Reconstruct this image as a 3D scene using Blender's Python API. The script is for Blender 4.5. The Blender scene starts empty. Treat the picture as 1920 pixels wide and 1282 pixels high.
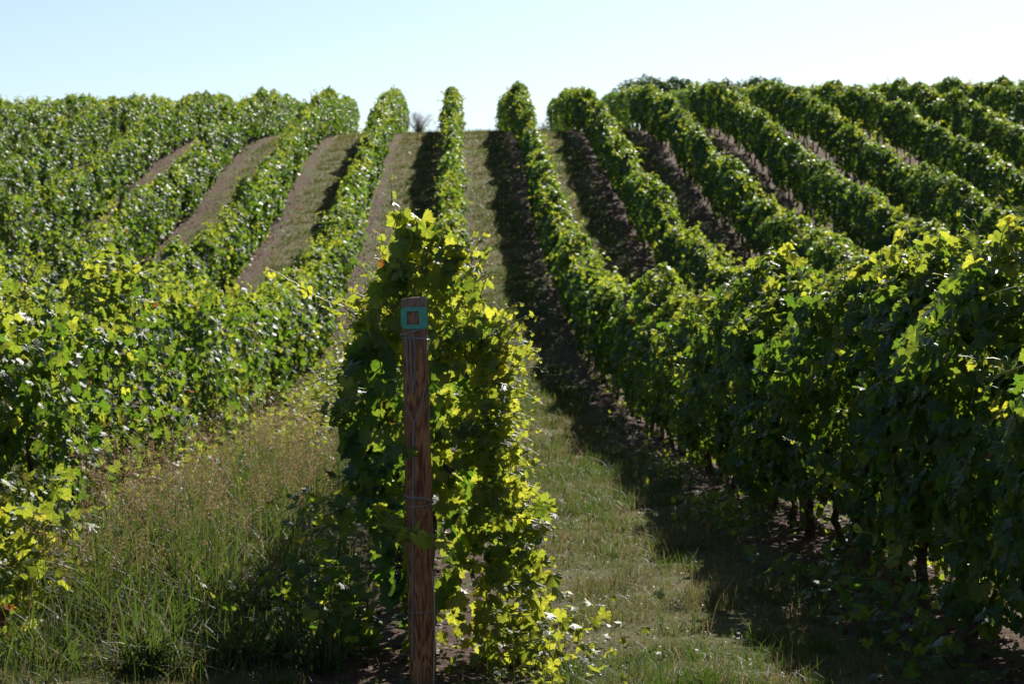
import bpy, math, random
import numpy as np
from mathutils import Vector
R = math.radians
C = bpy.context.scene.collection
sc = bpy.context.scene

# ------------------------------------------------------------------ camera, sky, sun, exposure
F = 3733.0                      # focal length in photo pixels (70 mm, 1920 px wide)
CAMX, CAMZ = 0.15, 1.6
cd = bpy.data.cameras.new('camera'); cam = bpy.data.objects.new('camera', cd); C.objects.link(cam)
cam.location = (CAMX, 0, CAMZ)
cam.rotation_euler = (R(90 - 0.63), 0, R(-1.61))
cd.lens = 70; cd.sensor_width = 36; cd.clip_end = 3000; cd.clip_start = 0.1
cd.dof.use_dof = True; cd.dof.focus_distance = 9.0; cd.dof.aperture_fstop = 6.5; cd.dof.aperture_blades = 7
sc.camera = cam

SUN = Vector((0.50, 1.22, 1.0)).normalized()      # towards the sun: ahead, a little right
sun_el = math.asin(SUN.z); sun_az = math.atan2(SUN.x, SUN.y)
w = bpy.data.worlds.new('World'); sc.world = w; w.use_nodes = True
nt = w.node_tree; nt.nodes.clear()
sky = nt.nodes.new('ShaderNodeTexSky'); sky.sky_type = 'NISHITA'; sky.sun_disc = False
sky.sun_elevation = sun_el; sky.sun_rotation = sun_az
sky.air_density = 1.0; sky.dust_density = 0.6; sky.ozone_density = 2.2
bg = nt.nodes.new('ShaderNodeBackground'); bg.inputs[1].default_value = 0.062
wo = nt.nodes.new('ShaderNodeOutputWorld')
nt.links.new(sky.outputs[0], bg.inputs[0]); nt.links.new(bg.outputs[0], wo.inputs[0])
ld = bpy.data.lights.new('sun', 'SUN'); ld.energy = 4.7; ld.angle = R(0.53); ld.color = (1.0, 0.95, 0.88)
lo = bpy.data.objects.new('sun', ld); C.objects.link(lo)
lo.rotation_euler = SUN.to_track_quat('Z', 'Y').to_euler()
sc.view_settings.view_transform = 'Standard'; sc.view_settings.look = 'None'
sc.view_settings.gamma = 1; sc.view_settings.exposure = 1.0
sc.cycles.max_bounces = 6; sc.cycles.transmission_bounces = 6; sc.cycles.diffuse_bounces = 3; sc.cycles.glossy_bounces = 2
sc.cycles.sample_clamp_indirect = 6

# ------------------------------------------------------------------ helpers
RS = np.random.RandomState(7)
ROWSP = 2.8

class Noise:
    """smooth pseudo-random field in [-1,1], sum of sines"""
    def __init__(s, seed, n=7, dims=3, f=1.0):
        r = np.random.RandomState(seed)
        s.k = r.normal(size=(n, dims)) * f * r.uniform(.6, 1.9, size=(n, 1)); s.p = r.uniform(0, 6.28, n)
        s.n = n
    def __call__(s, *xs):
        a = 0
        for i in range(s.n):
            t = s.p[i]
            for d, x in enumerate(xs): t = t + s.k[i, d] * x
            a = a + np.sin(t)
        return a / math.sqrt(s.n) * .9

PY = np.array([-60, 0, 20, 27, 32, 37.7, 41.9, 47.1, 51.5, 57.9, 63.7, 73.9, 80, 85, 89, 95, 100, 105, 113, 122, 150, 220, 2500.])
PZ = np.array([0, 0, 0, .02, .2, .58, 1.1, 1.81, 2.6, 3.78, 5.0, 7.3, 8.55, 9.33, 9.85, 10.5, 10.98, 11.4, 11.95, 11.9, 6, -3, -10.])
_yy = np.linspace(-60, 300, 3601); _zz = np.interp(_yy, PY, PZ)
_kk = np.exp(-.5 * (np.arange(-40, 41) / 18.) ** 2); _kk /= _kk.sum()
_zz = np.convolve(np.pad(_zz, 40, mode='edge'), _kk, mode='valid')
gn1 = Noise(3, 7, 2, .5); gn2 = Noise(4, 9, 2, 5.)
def ground(x, y):
    x = np.asarray(x, float); y = np.asarray(y, float)
    z = np.where(y > 290, np.interp(y, PY, PZ), np.interp(y, _yy, _zz))
    k = np.clip((y - 30) / 58, 0, 1)
    t = np.clip(x, -60, 60)
    z = z + .020 * t * k * k * (3 - 2 * k)
    z = z + gn1(x, y) * .05 * np.clip((y - 20) / 30, 0, 1) + gn2(x, y) * .010
    d = np.abs((x / ROWSP + .5) % 1 - .5) * ROWSP
    return z + .02 * np.exp(-(d / .35) ** 2)

def at(px, py, Y):
    return np.array([CAMX + (px - 855) / F * Y, Y, CAMZ + (600 - py) / F * Y])

def mesh_np(name, V, T, mats, tint=None, uv=None, matidx=None, smooth=False):
    me = bpy.data.meshes.new(name)
    V = np.ascontiguousarray(V, dtype=np.float32); T = np.ascontiguousarray(T, dtype=np.int32)
    me.vertices.add(len(V)); me.vertices.foreach_set('co', V.ravel())
    nf, k = T.shape
    me.loops.add(nf * k); me.loops.foreach_set('vertex_index', T.ravel())
    me.polygons.add(nf)
    me.polygons.foreach_set('loop_start', np.arange(0, nf * k, k, dtype=np.int32))
    me.polygons.foreach_set('loop_total', np.full(nf, k, dtype=np.int32))
    if smooth: me.polygons.foreach_set('use_smooth', np.ones(nf, dtype=bool))
    for m in (mats if isinstance(mats, (list, tuple)) else [mats]): me.materials.append(m)
    if matidx is not None: me.polygons.foreach_set('material_index', np.asarray(matidx, dtype=np.int32))
    if tint is not None:
        a = me.attributes.new('tint', 'FLOAT_VECTOR', 'POINT'); a.data.foreach_set('vector', np.ascontiguousarray(tint, dtype=np.float32).ravel())
    if uv is not None:
        a = me.attributes.new('leafuv', 'FLOAT_VECTOR', 'POINT'); a.data.foreach_set('vector', np.ascontiguousarray(uv, dtype=np.float32).ravel())
    me.update(calc_edges=True); me.validate()
    return me

def link(name, me, parent=None):
    o = bpy.data.objects.new(name, me); C.objects.link(o)
    if parent is not None: o.parent = parent
    return o

def tag(o, label=None, cat=None, group=None, kind=None):
    if label: o['label'] = label
    if cat: o['category'] = cat
    if group: o['group'] = group
    if kind: o['kind'] = kind
    return o

def empty(name, loc=(0, 0, 0)):
    o = bpy.data.objects.new(name, None); C.objects.link(o); o.location = loc; o.empty_display_size = .2
    return o

class Acc:
    """collects triangles with tint / leaf coordinates / material index"""
    def __init__(s): s.V, s.T, s.C, s.U, s.M, s.n = [], [], [], [], [], 0
    def add(s, V, T, tint=None, uv=None, mi=0):
        V = np.asarray(V, float).reshape(-1, 3); T = np.asarray(T, int).reshape(-1, 3)
        if len(V) == 0: return
        s.V.append(V); s.T.append(T + s.n); s.n += len(V)
        s.C.append(np.zeros((len(V), 3)) if tint is None else np.broadcast_to(tint, (len(V), 3)))
        s.U.append(np.zeros((len(V), 3)) if uv is None else uv); s.M.append(np.full(len(T), mi))
    def build(s, name, mats, parent=None, smooth=False, objname=None):
        me = mesh_np(name, np.vstack(s.V), np.vstack(s.T), mats, np.vstack(s.C), np.vstack(s.U), np.concatenate(s.M), smooth)
        return link(objname or name, me, parent)

def tube(pts, rad, sides=6, caps=True):
    P = np.asarray(pts, float); n = len(P)
    r = np.broadcast_to(np.asarray(rad, float), (n,))
    tg = np.gradient(P, axis=0); tg /= np.linalg.norm(tg, axis=1, keepdims=True) + 1e-9
    ref = np.array([0, 0, 1.]) if abs(tg[:, 2]).mean() < .8 else np.array([1., 0, 0])
    a = np.cross(tg, ref); a /= np.linalg.norm(a, axis=1, keepdims=True) + 1e-9
    b = np.cross(tg, a)
    th = np.arange(sides) / sides * 2 * math.pi
    V = P[:, None] + (a[:, None] * np.cos(th)[None, :, None] + b[:, None] * np.sin(th)[None, :, None]) * r[:, None, None]
    V = V.reshape(-1, 3); T = []
    for i in range(n - 1):
        for j in range(sides):
            q = (j + 1) % sides
            A, B, Cc, D = i * sides + j, i * sides + q, (i + 1) * sides + q, (i + 1) * sides + j
            T += [(A, B, Cc), (A, Cc, D)]
    if caps:
        for i0 in (0, (n - 1) * sides):
            T += [(i0, i0 + j, i0 + j + 1) for j in range(1, sides - 1)]
    return V, np.array(T)

# ------------------------------------------------------------------ materials
def new_mat(name):
    m = bpy.data.materials.new(name); m.use_nodes = True; t = m.node_tree; t.nodes.clear()
    o = t.nodes.new('ShaderNodeOutputMaterial'); return m, t, o
def N(t, typ, **kw):
    n = t.nodes.new('ShaderNode' + typ)
    for k, v in kw.items():
        if k.startswith('i_'): n.inputs[k[2:].replace('_', ' ')].default_value = v
        else: setattr(n, k, v)
    return n
def mixc(t, fac, a, b, blend='MIX'):
    n = t.nodes.new('ShaderNodeMix'); n.data_type = 'RGBA'; n.blend_type = blend
    for s, v in ((0, fac), (6, a), (7, b)):
        if hasattr(v, 'links'): t.links.new(v, n.inputs[s])
        elif s == 0: n.inputs[s].default_value = v
        else: n.inputs[s].default_value = (*v, 1)
    return n.outputs[2]
def mth(t, op, a, b=None, c=None, clamp=False):
    n = t.nodes.new('ShaderNodeMath'); n.operation = op; n.use_clamp = clamp
    for s, v in enumerate((a, b, c)):
        if v is None: continue
        if hasattr(v, 'links'): t.links.new(v, n.inputs[s])
        else: n.inputs[s].default_value = v
    return n.outputs[0]
def noise(t, vec, scale, detail=4, rough=.6, dist=0):
    n = N(t, 'TexNoise'); n.inputs['Scale'].default_value = scale; n.inputs['Detail'].default_value = detail
    n.inputs['Roughness'].default_value = rough; n.inputs['Distortion'].default_value = dist
    if vec is not None: t.links.new(vec, n.inputs['Vector'])
    return n.outputs['Fac']
def ramp(t, fac, stops):
    n = N(t, 'ValToRGB'); e = n.color_ramp.elements
    while len(e) < len(stops): e.new(.5)
    for i, (p, c) in enumerate(stops): e[i].position = p; e[i].color = (*c, 1)
    t.links.new(fac, n.inputs[0]); return n.outputs[0]

def leaf_material(name, dark, mid, yellow, red, tdark, tyellow, rough=.42, spec=.5, veins=True, tfac=.42):
    m, t, o = new_mat(name)
    at_ = N(t, 'Attribute'); at_.attribute_name = 'tint'
    sp = N(t, 'SeparateXYZ'); t.links.new(at_.outputs['Vector'], sp.inputs[0])
    c = mixc(t, sp.outputs[0], dark, mid); c = mixc(t, sp.outputs[1], c, yellow); c = mixc(t, sp.outputs[2], c, red)
    tc = mixc(t, sp.outputs[1], tdark, tyellow); tc = mixc(t, sp.outputs[2], tc, tuple(x * 2.2 for x in red))
    geo = N(t, 'NewGeometry')
    nz = noise(t, geo.outputs['Position'], 60, 3)
    c = mixc(t, mth(t, 'MULTIPLY', nz, .45), c, tuple(x * .5 for x in dark))
    if veins:
        ua = N(t, 'Attribute'); ua.attribute_name = 'leafuv'
        us = N(t, 'SeparateXYZ'); t.links.new(ua.outputs['Vector'], us.inputs[0])
        ang = mth(t, 'ARCTAN2', us.outputs[0], us.outputs[1])
        rad = mth(t, 'SQRT', mth(t, 'ADD', mth(t, 'MULTIPLY', us.outputs[0], us.outputs[0]), mth(t, 'MULTIPLY', us.outputs[1], us.outputs[1])))
        # main veins every ~0.87 rad; distance from the vein measured across the blade
        fr = mth(t, 'SUBTRACT', mth(t, 'FRACT', mth(t, 'ADD', mth(t, 'DIVIDE', ang, .87), .5)), .5)
        dv = mth(t, 'MULTIPLY', mth(t, 'MULTIPLY', mth(t, 'ABSOLUTE', fr), .87), rad)
        vein = mth(t, 'SUBTRACT', 1, mth(t, 'DIVIDE', dv, .035), clamp=True)
        vein = mth(t, 'MULTIPLY', vein, us.outputs[2])
        # side veins
        sv = mth(t, 'ABSOLUTE', mth(t, 'SUBTRACT', mth(t, 'FRACT', mth(t, 'SUBTRACT', mth(t, 'MULTIPLY', rad, 7), mth(t, 'MULTIPLY', mth(t, 'ABSOLUTE', fr), 4))), .5))
        sv = mth(t, 'MULTIPLY', mth(t, 'SUBTRACT', 1, mth(t, 'DIVIDE', sv, .12), clamp=True), mth(t, 'MULTIPLY', us.outputs[2], .35))
        vv = mth(t, 'MAXIMUM', vein, sv)
        c = mixc(t, mth(t, 'MULTIPLY', vv, .5), c, (.16, .24, .06))
        tc = mixc(t, mth(t, 'MULTIPLY', vv, .55), tc, tuple(x * .45 for x in tdark))
    p = N(t, 'BsdfPrincipled'); p.inputs['Roughness'].default_value = rough
    p.inputs['Specular IOR Level'].default_value = spec
    t.links.new(c, p.inputs['Base Color'])
    bp = N(t, 'Bump'); bp.inputs['Strength'].default_value = .35; bp.inputs['Distance'].default_value = .01
    t.links.new(noise(t, geo.outputs['Position'], 90, 2), bp.inputs['Height']); t.links.new(bp.outputs[0], p.inputs['Normal'])
    tr = N(t, 'BsdfTranslucent'); t.links.new(tc, tr.inputs['Color'])
    mx = N(t, 'MixShader'); mx.inputs[0].default_value = tfac
    t.links.new(p.outputs[0], mx.inputs[1]); t.links.new(tr.outputs[0], mx.inputs[2]); t.links.new(mx.outputs[0], o.inputs[0])
    return m

M_LEAF = leaf_material('vine_leaf', (.011, .038, .022), (.028, .070, .022), (.10, .125, .020), (.16, .03, .012), (.145, .29, .018), (.74, .74, .06), rough=.47, spec=.30)
M_GRASS = leaf_material('grass_blade', (.014, .036, .008), (.034, .066, .014), (.17, .125, .055), (.24, .125, .09), (.10, .19, .014), (.26, .19, .08), rough=.5, spec=.22, veins=False, tfac=.35)
M_LITTER = leaf_material('dry_litter', (.045, .026, .02), (.09, .055, .04), (.16, .11, .08), (.16, .035, .02), (.05, .025, .01), (.1, .06, .03), rough=.7, spec=.25, veins=False, tfac=.12)
M_PINE = leaf_material('pine_needles', (.04, .10, .04), (.07, .15, .05), (.12, .18, .05), (.1, .06, .03), (.12, .25, .05), (.2, .3, .06), rough=.6, spec=.3, veins=False, tfac=.2)

def bark_material(name, c1, c2, scale=30, rough=.85):
    m, t, o = new_mat(name)
    g = N(t, 'NewGeometry'); mp = N(t, 'Mapping'); mp.inputs['Scale'].default_value = (1, 1, .18); t.links.new(g.outputs['Position'], mp.inputs[0])
    f = noise(t, mp.outputs[0], scale * 3, 6, .7, .6)
    c = ramp(t, f, [(.3, tuple(x * .45 for x in c1)), (.5, c1), (.7, c2)])
    p = N(t, 'BsdfPrincipled'); p.inputs['Roughness'].default_value = rough; p.inputs['Specular IOR Level'].default_value = .25
    t.links.new(c, p.inputs['Base Color'])
    b = N(t, 'Bump'); b.inputs['Strength'].default_value = .9; b.inputs['Distance'].default_value = .012
    t.links.new(f, b.inputs['Height']); t.links.new(b.outputs[0], p.inputs['Normal']); t.links.new(p.outputs[0], o.inputs[0])
    return m
M_BARK = bark_material('vine_bark', (.075, .05, .035), (.17, .12, .085))
M_STAKE = bark_material('weathered_stake', (.22, .19, .17), (.34, .31, .28), 18)
M_RUSTY = bark_material('rusty_stake', (.16, .05, .035), (.25, .10, .06), 18)

def simple_mat(name, col, rough=.5, metal=0, spec=.5, nscale=40, var=.35):
    m, t, o = new_mat(name)
    g = N(t, 'NewGeometry'); f = noise(t, g.outputs['Position'], nscale, 5)
    c = mixc(t, mth(t, 'MULTIPLY', f, var * 2, clamp=True), col, tuple(x * .45 for x in col))
    p = N(t, 'BsdfPrincipled'); p.inputs['Roughness'].default_value = rough; p.inputs['Metallic'].default_value = metal
    p.inputs['Specular IOR Level'].default_value = spec
    t.links.new(c, p.inputs['Base Color']); t.links.new(p.outputs[0], o.inputs[0]); return m
M_STEM = simple_mat('green_shoot_stem', (.17, .20, .05), .5)
M_CANE = simple_mat('brown_cane', (.13, .075, .04), .6)
M_WIRE = simple_mat('galvanised_wire', (.34, .34, .36), .5, .5, nscale=300)
M_TWIG = simple_mat('bare_twigs', (.5, .46, .46), .8)

# ground
def ground_material():
    m, t, o = new_mat('vineyard_ground')
    g = N(t, 'NewGeometry'); P = g.outputs['Position']
    s = N(t, 'SeparateXYZ'); t.links.new(P, s.inputs[0])
    n_big = noise(t, P, .9, 4); n_mid = noise(t, P, 4, 5); n_fine = noise(t, P, 35, 6, .7); n_vf = noise(t, P, 160, 3, .7)
    fr = mth(t, 'FRACT', mth(t, 'ADD', mth(t, 'DIVIDE', s.outputs[0], ROWSP), .5))
    d = mth(t, 'MULTIPLY', mth(t, 'ABSOLUTE', mth(t, 'SUBTRACT', fr, .5)), ROWSP)      # distance from the nearest row
    dj = mth(t, 'ADD', d, mth(t, 'ADD', mth(t, 'MULTIPLY', mth(t, 'SUBTRACT', n_big, .5), 2.2), mth(t, 'MULTIPLY', mth(t, 'SUBTRACT', n_mid, .5), 3.0)))
    soil_f = N(t, 'MapRange'); soil_f.interpolation_type = 'SMOOTHSTEP'; t.links.new(dj, soil_f.inputs[0])
    soil_f.inputs[1].default_value = .64; soil_f.inputs[2].default_value = .38; soil_f.inputs[3].default_value = 0; soil_f.inputs[4].default_value = 1
    soil = ramp(t, mth(t, 'ADD', mth(t, 'MULTIPLY', n_fine, .6), mth(t, 'MULTIPLY', n_vf, .4)), [(.3, (.03, .014, .011)), (.5, (.105, .058, .040)), (.68, (.21, .135, .10))])
    dry = ramp(t, n_fine, [(.3, (.08, .058, .026)), (.55, (.215, .16, .066)), (.75, (.35, .27, .13))])
    green = ramp(t, n_fine, [(.3, (.035, .045, .009)), (.55, (.115, .122, .030)), (.8, (.20, .18, .07))])
    gf = mth(t, 'ADD', mth(t, 'MULTIPLY', mth(t, 'SUBTRACT', n_mid, .5), 2.2), mth(t, 'ADD', mth(t, 'MULTIPLY', mth(t, 'SUBTRACT', n_big, .5), 3.0), .74), clamp=True)
    lane = mixc(t, gf, dry, green)
    c = mixc(t, soil_f.outputs[0], lane, soil)
    p = N(t, 'BsdfPrincipled'); p.inputs['Roughness'].default_value = .95; p.inputs['Specular IOR Level'].default_value = .15
    t.links.new(c, p.inputs['Base Color'])
    b = N(t, 'Bump'); b.inputs['Strength'].default_value = 1; b.inputs['Distance'].default_value = .04
    h = mth(t, 'ADD', n_fine, mth(t, 'MULTIPLY', n_vf, .4)); t.links.new(h, b.inputs['Height'])
    t.links.new(b.outputs[0], p.inputs['Normal']); t.links.new(p.outputs[0], o.inputs[0]); return m
M_GROUND = ground_material()

# ------------------------------------------------------------------ ground sheet
def build_ground():
    xs = np.unique(np.concatenate([np.arange(-4, 6.01, .08), np.arange(-30, 30.1, .35), np.arange(-60, 61, 3.), [-900, -500, -250, -120, 120, 250, 500, 900]]).round(3))
    ys = np.unique(np.concatenate([[-60, -30, -10, -5, 0], np.arange(4, 25, .08), np.arange(25, 110, .35), np.arange(110, 150, 3.), np.arange(150, 300, 15.), [400, 700, 1200, 2000]]).round(3))
    X, Y = np.meshgrid(xs, ys); Z = ground(X, Y)
    V = np.stack([X, Y, Z], -1).reshape(-1, 3); nx, ny = len(xs), len(ys)
    i = (np.arange(ny - 1)[:, None] * nx + np.arange(nx - 1)[None]).ravel()
    Q = np.stack([i, i + 1, i + 1 + nx, i + nx], 1)
    o = link('ground', mesh_np('ground', V, Q, M_GROUND, smooth=True)); o['kind'] = 'structure'
build_ground()

# ------------------------------------------------------------------ vine leaves
def leaf_templates():
    lobes = [(0, 1.0), (.87, .86), (1.74, .68)]                     # angle from tip direction, length
    def outline(n_between, serr):
        pts = []
        keys = []
        for a, r in lobes: keys.append((a, r))
        full = [(-2.55, .42)] + [(-a, r) for a, r in reversed(lobes[1:])] + [(0, 1.0)] + lobes[1:] + [(2.55, .42)]
        sinus = {0: .66, 1: .60, 2: .68, 3: .68, 4: .60, 5: .66}
        for i in range(len(full) - 1):
            (a0, r0), (a1, r1) = full[i], full[i + 1]
            pts.append((a0, r0))
            for j in range(1, n_between + 1):
                f = j / (n_between + 1)
                dip = sinus[i] if 0 < i < 5 or True else .6
                rr = (r0 * (1 - f) + r1 * f); rs = dip + (rr - dip) * (abs(f - .5) * 2) ** 1.1
                if serr: rs *= 1 + (-.075 if j % 2 else .075)
                pts.append((a0 + (a1 - a0) * f, rs))
        pts.append(full[-1])
        return pts
    def fan(pts):
        V = [(0, 0, 0)]; 
        for a, r in pts:
            V.append((math.sin(a) * r * .62, math.cos(a) * r * .62, 0))
        n = len(pts); T = [(0, i, i + 1) for i in range(1, n)]
        V = np.array(V)
        # pleat: ribs up, sinuses down
        ang = np.arctan2(V[:, 0], V[:, 1]); r = np.hypot(V[:, 0], V[:, 1])
        V[:, 2] = .06 * np.cos(ang / .87 * 2 * math.pi) * r
        return V, np.array(T)
    near = fan(outline(6, True)); mid = fan(outline(1, False))
    far = np.array([(0, -.12, 0), (.42, .22, -.05), (0, .62, 0), (-.42, .22, -.05)]), np.array([(0, 1, 2), (0, 2, 3)])
    return near, mid, far
LEAF = leaf_templates()

def norm(a): return a / (np.linalg.norm(a, axis=-1, keepdims=True) + 1e-9)

def leaves(acc, pos, nrm, size, tint, lod, rs, tipdir=None, mi=0):
    """place leaf blades: pos (n,3) petiole point, nrm blade normal, hanging tip"""
    n = len(pos)
    if n == 0: return
    TV, TT = LEAF[lod]
    nrm = norm(nrm)
    td = np.tile([0, 0, -1.], (n, 1)) + rs.normal(size=(n, 3)) * .55 if tipdir is None else tipdir
    y = norm(td - (td * nrm).sum(1, keepdims=True) * nrm); x = np.cross(y, nrm)
    sx = size * rs.uniform(.9, 1.15, n); fold = rs.uniform(-.1, .45, n); bend = rs.uniform(-.1, .6, n); skew = rs.normal(size=n) * .08
    lx, ly, lz = TV[:, 0][None], TV[:, 1][None], TV[:, 2][None]
    wav = .05 * np.sin(lx * 9 + rs.uniform(0, 6, n)[:, None]) * (lod == 0)
    zz = lz * 1 + wav - fold[:, None] * np.abs(lx) - bend[:, None] * ly ** 2 + skew[:, None] * lx
    V = pos[:, None] + x[:, None] * (lx * sx[:, None])[..., None] + y[:, None] * (ly * size[:, None])[..., None] + nrm[:, None] * (zz * size[:, None])[..., None]
    k = len(TV)
    T = (np.arange(n)[:, None, None] * k + TT[None]).reshape(-1, 3)
    tn = np.repeat(tint, k, axis=0)
    uv = np.zeros((n, k, 3)); uv[..., 0] = TV[:, 0]; uv[..., 1] = TV[:, 1]; uv[..., 2] = 1. if lod == 0 else 0.
    acc.add(V.reshape(-1, 3), T, tn, uv.reshape(-1, 3), mi)

def leaf_tint(n, rs, young_lit=None):
    t = np.zeros((n, 3)); t[:, 0] = rs.uniform(0, 1, n); t[:, 1] = np.clip(rs.beta(.9, 4, n), 0, 1)
    if young_lit is not None: t[:, 1] = np.clip(t[:, 1] + young_lit, 0, 1)
    b = rs.uniform(0, 1, n); t[:, 2] = np.where(b < .004, rs.uniform(.4, .9, n), np.where(b < .03, .2, 0))
    old = rs.uniform(0, 1, n) < .02; t[old, 1] = 1
    return t

def canopy(acc, X, y0, y1, per_m, size, lod, seed, rs, zt=1.95, zb=.66, wid=.40, cap=False):
    L = y1 - y0
    if L <= 0: return
    n = int(per_m * L)
    nz1, nz2, nz3, nz4 = Noise(seed, 9, 3, 3.0), Noise(seed + 1, 6, 1, 1.6), Noise(seed + 2, 7, 3, 4.2), Noise(seed + 3, 6, 1, 2.3)
    y = rs.uniform(y0, y1, n); reg = rs.uniform(0, 1, n); s = np.where(rs.uniform(0, 1, n) < .5, -1., 1.)
    # clump leaves along the row a little
    rv = np.random.RandomState(seed + 9); nv = 130; vc = np.arange(nv) * 1.0 + rv.uniform(-.3, .3, nv)
    vh = rv.normal(size=nv) * .16 - (rv.uniform(0, 1, nv) < .08) * .3; vw = rv.uniform(.62, 1.35, nv)
    top = zt - .03 + .07 * nz2(y) + .07 * nz2(y * 3.1) + np.interp(y + .3 * s, vc, vh); bot = zb + .20 * nz4(y); bot = np.where(y > 92, .05, bot)
    v = rs.uniform(0, 1, n); istop = reg > .80
    v = np.where(istop, rs.uniform(.86, 1.02, n), v)
    prof = np.interp(v, [0, .2, .55, .85, .95, 1.02], [.62, .85, 1.0, .88, .62, .2])
    z = bot + (top - bot) * v
    wv = wid * prof * (1 + .30 * nz1(y, z, s * 3)) * np.interp(y, vc, vw)
    r = rs.uniform(0, 1, n)
    u = s * wv * np.where((reg > .58) | istop, rs.uniform(0, 1, n), 1 - .38 * r ** 1.5)
    keep = rs.uniform(0, 1, n) < np.clip(.72 + .55 * nz3(y, z * 1.4, s * 5), .12, 1)
    keep |= istop
    y, u, z, s, v, istop = y[keep], u[keep], z[keep], s[keep], v[keep], istop[keep]; n = len(y)
    pos = np.stack([X + u, y, z + ground(X + u * 0, y)], 1)
    nr = np.stack([s * 1.0, -.15 + np.zeros(n), .25 + .45 * v ** 2], 1); nr[istop] = [0, -.1, 1.2]
    nr[:, 0] += np.where(istop, u * 2, 0)
    nr += rs.normal(size=(n, 3)) * .50
    free = rs.uniform(0, 1, n) < np.where(s > 0, .42 if lod == 0 else .25, .08 if lod == 0 else .03) + np.where(v > .85, .3, 0)      # blades turned at random rather than outward
    nr = np.where(free[:, None], rs.normal(size=(n, 3)) + [0, -.6, 0], nr)
    if cap:
        near = y < y0 + .45; nr[near] += [0, -1.1, 0]
    sz = size * rs.uniform(.65, 1.2, n) * np.where(v > .9, .85, 1)
    ti = leaf_tint(n, rs, np.where(v > .9, rs.uniform(0, .45, n), 0)); ti[:, 1] *= (1, .6, .35)[lod]
    leaves(acc, pos, nr, sz, ti, lod, rs)

def shoot_path(p0, d, length, n, rs, droop=.5, wig=.12):
    P = [np.array(p0, float)]; d = norm(np.array(d, float)); st = length / (n - 1)
    for i in range(n - 1):
        d = norm(d + rs.normal(size=3) * wig + np.array([0, 0, -droop * (i / n) ** 1.5 * .6]))
        P.append(P[-1] + d * st)
    return np.array(P)

def shoot_leaves(acc, P, size, lod, rs, young_lit=.35, stem=True, tendrils=False, mi_leaf=0, mi_stem=1, dens=1.0):
    n = len(P)
    if stem:
        V, T = tube(P, np.linspace(.0035, .0014, n), 4 if lod == 0 else 3, False); acc.add(V, T, (.5, .5, 0), None, mi_stem)
    idx = np.arange(1, n)
    if dens < 1: idx = idx[rs.uniform(0, 1, len(idx)) < dens]
    f = idx / (n - 1)
    m = len(idx); side = norm(rs.normal(size=(m, 3)) + [0, 0, -.2])
    pos = P[idx] + side * .045 * (1 - .6 * f)[:, None]
    if stem and lod == 0:
        for a, b in zip(P[idx], pos):
            V, T = tube([a, (a + b) / 2 + [0, 0, .006], b], .0013, 3, False); acc.add(V, T, (.5, .6, 0), None, mi_stem)
    sz = size * (1.0 - .78 * f ** 1.6) * rs.uniform(.8, 1.15, m)
    leaves(acc, pos, rs.normal(size=(m, 3)) * .7 + [0, -.7, .25], sz, leaf_tint(m, rs, young_lit * (.5 + f)), lod, rs, mi=mi_leaf)
    if tendrils:
        for i in idx[1::2]:
            q = P[i]; d = norm(rs.normal(size=3) + [0, 0, -.1]); e = norm(np.cross(d, rs.normal(size=3)))
            tt = np.linspace(0, 1, 14); R_ = .012 * tt
            C_ = q + d * (tt[:, None] * rs.uniform(.06, .13)) + [0, 0, -.03] * (tt[:, None] ** 2) + (e * np.sin(tt * 11)[:, None] + np.cross(d, e) * np.cos(tt * 11)[:, None]) * R_[:, None]
            V, T = tube(C_, .0008, 3, False); acc.add(V, T, (.5, .6, 0), None, mi_stem)

# ------------------------------------------------------------------ trunks
def trunk_mesh(seed):
    rs = np.random.RandomState(seed); acc = Acc()
    n = 12; z = np.linspace(-.06, .92, n)
    wig = np.cumsum(rs.normal(size=(n, 2)) * .014, axis=0); wig += np.linspace(0, 1, n)[:, None] * rs.normal(size=2) * .06
    P = np.stack([wig[:, 0], wig[:, 1], z], 1)
    rad = np.interp(z, [-.06, .1, .6, .92], [.040, .028, .022, .026]) * rs.uniform(.85, 1.2, n)
    acc.add(*tube(P, rad, 8))
    for s in (-1, 1):                                          # the two cordon arms
        Q = [P[-2]]
        for i in range(6): Q.append(Q[-1] + np.array([rs.normal() * .012, s * .085, .02 if i < 2 else rs.normal() * .01]))
        acc.add(*tube(Q, np.linspace(.022, .010, 7), 6))
    if rs.uniform() < .45:                                     # a second stem beside the first
        Q = P * [1, 1, .9] + np.stack([np.linspace(.02, .05, n), np.linspace(.05, .02, n), np.zeros(n)], 1) + rs.normal(size=(n, 3)) * .006
        acc.add(*tube(Q, rad * .6, 6))
    return mesh_np('trunk', np.vstack(acc.V), np.vstack(acc.T), M_BARK, smooth=True)
TRUNKS = [trunk_mesh(50 + i) for i in range(8)]

# ------------------------------------------------------------------ vine rows
ORD = ['', 'first', 'second', 'third', 'fourth', 'fifth', 'sixth', 'seventh', 'eighth', 'ninth']
LABELS = {0: 'leafy vine row running uphill straight behind the near wooden post',
          1: 'tall shaded vine row along the right edge of the near grass lane',
          -1: 'sunlit vine row nearest on the left, behind the tall seeding grass'}
ROWS = {}
def row_start(X):
    if abs(X) < .1: return 8.95
    return max(4.5 if X > 0 else 5.5, (abs(X) - 3.5) / .285)

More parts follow.
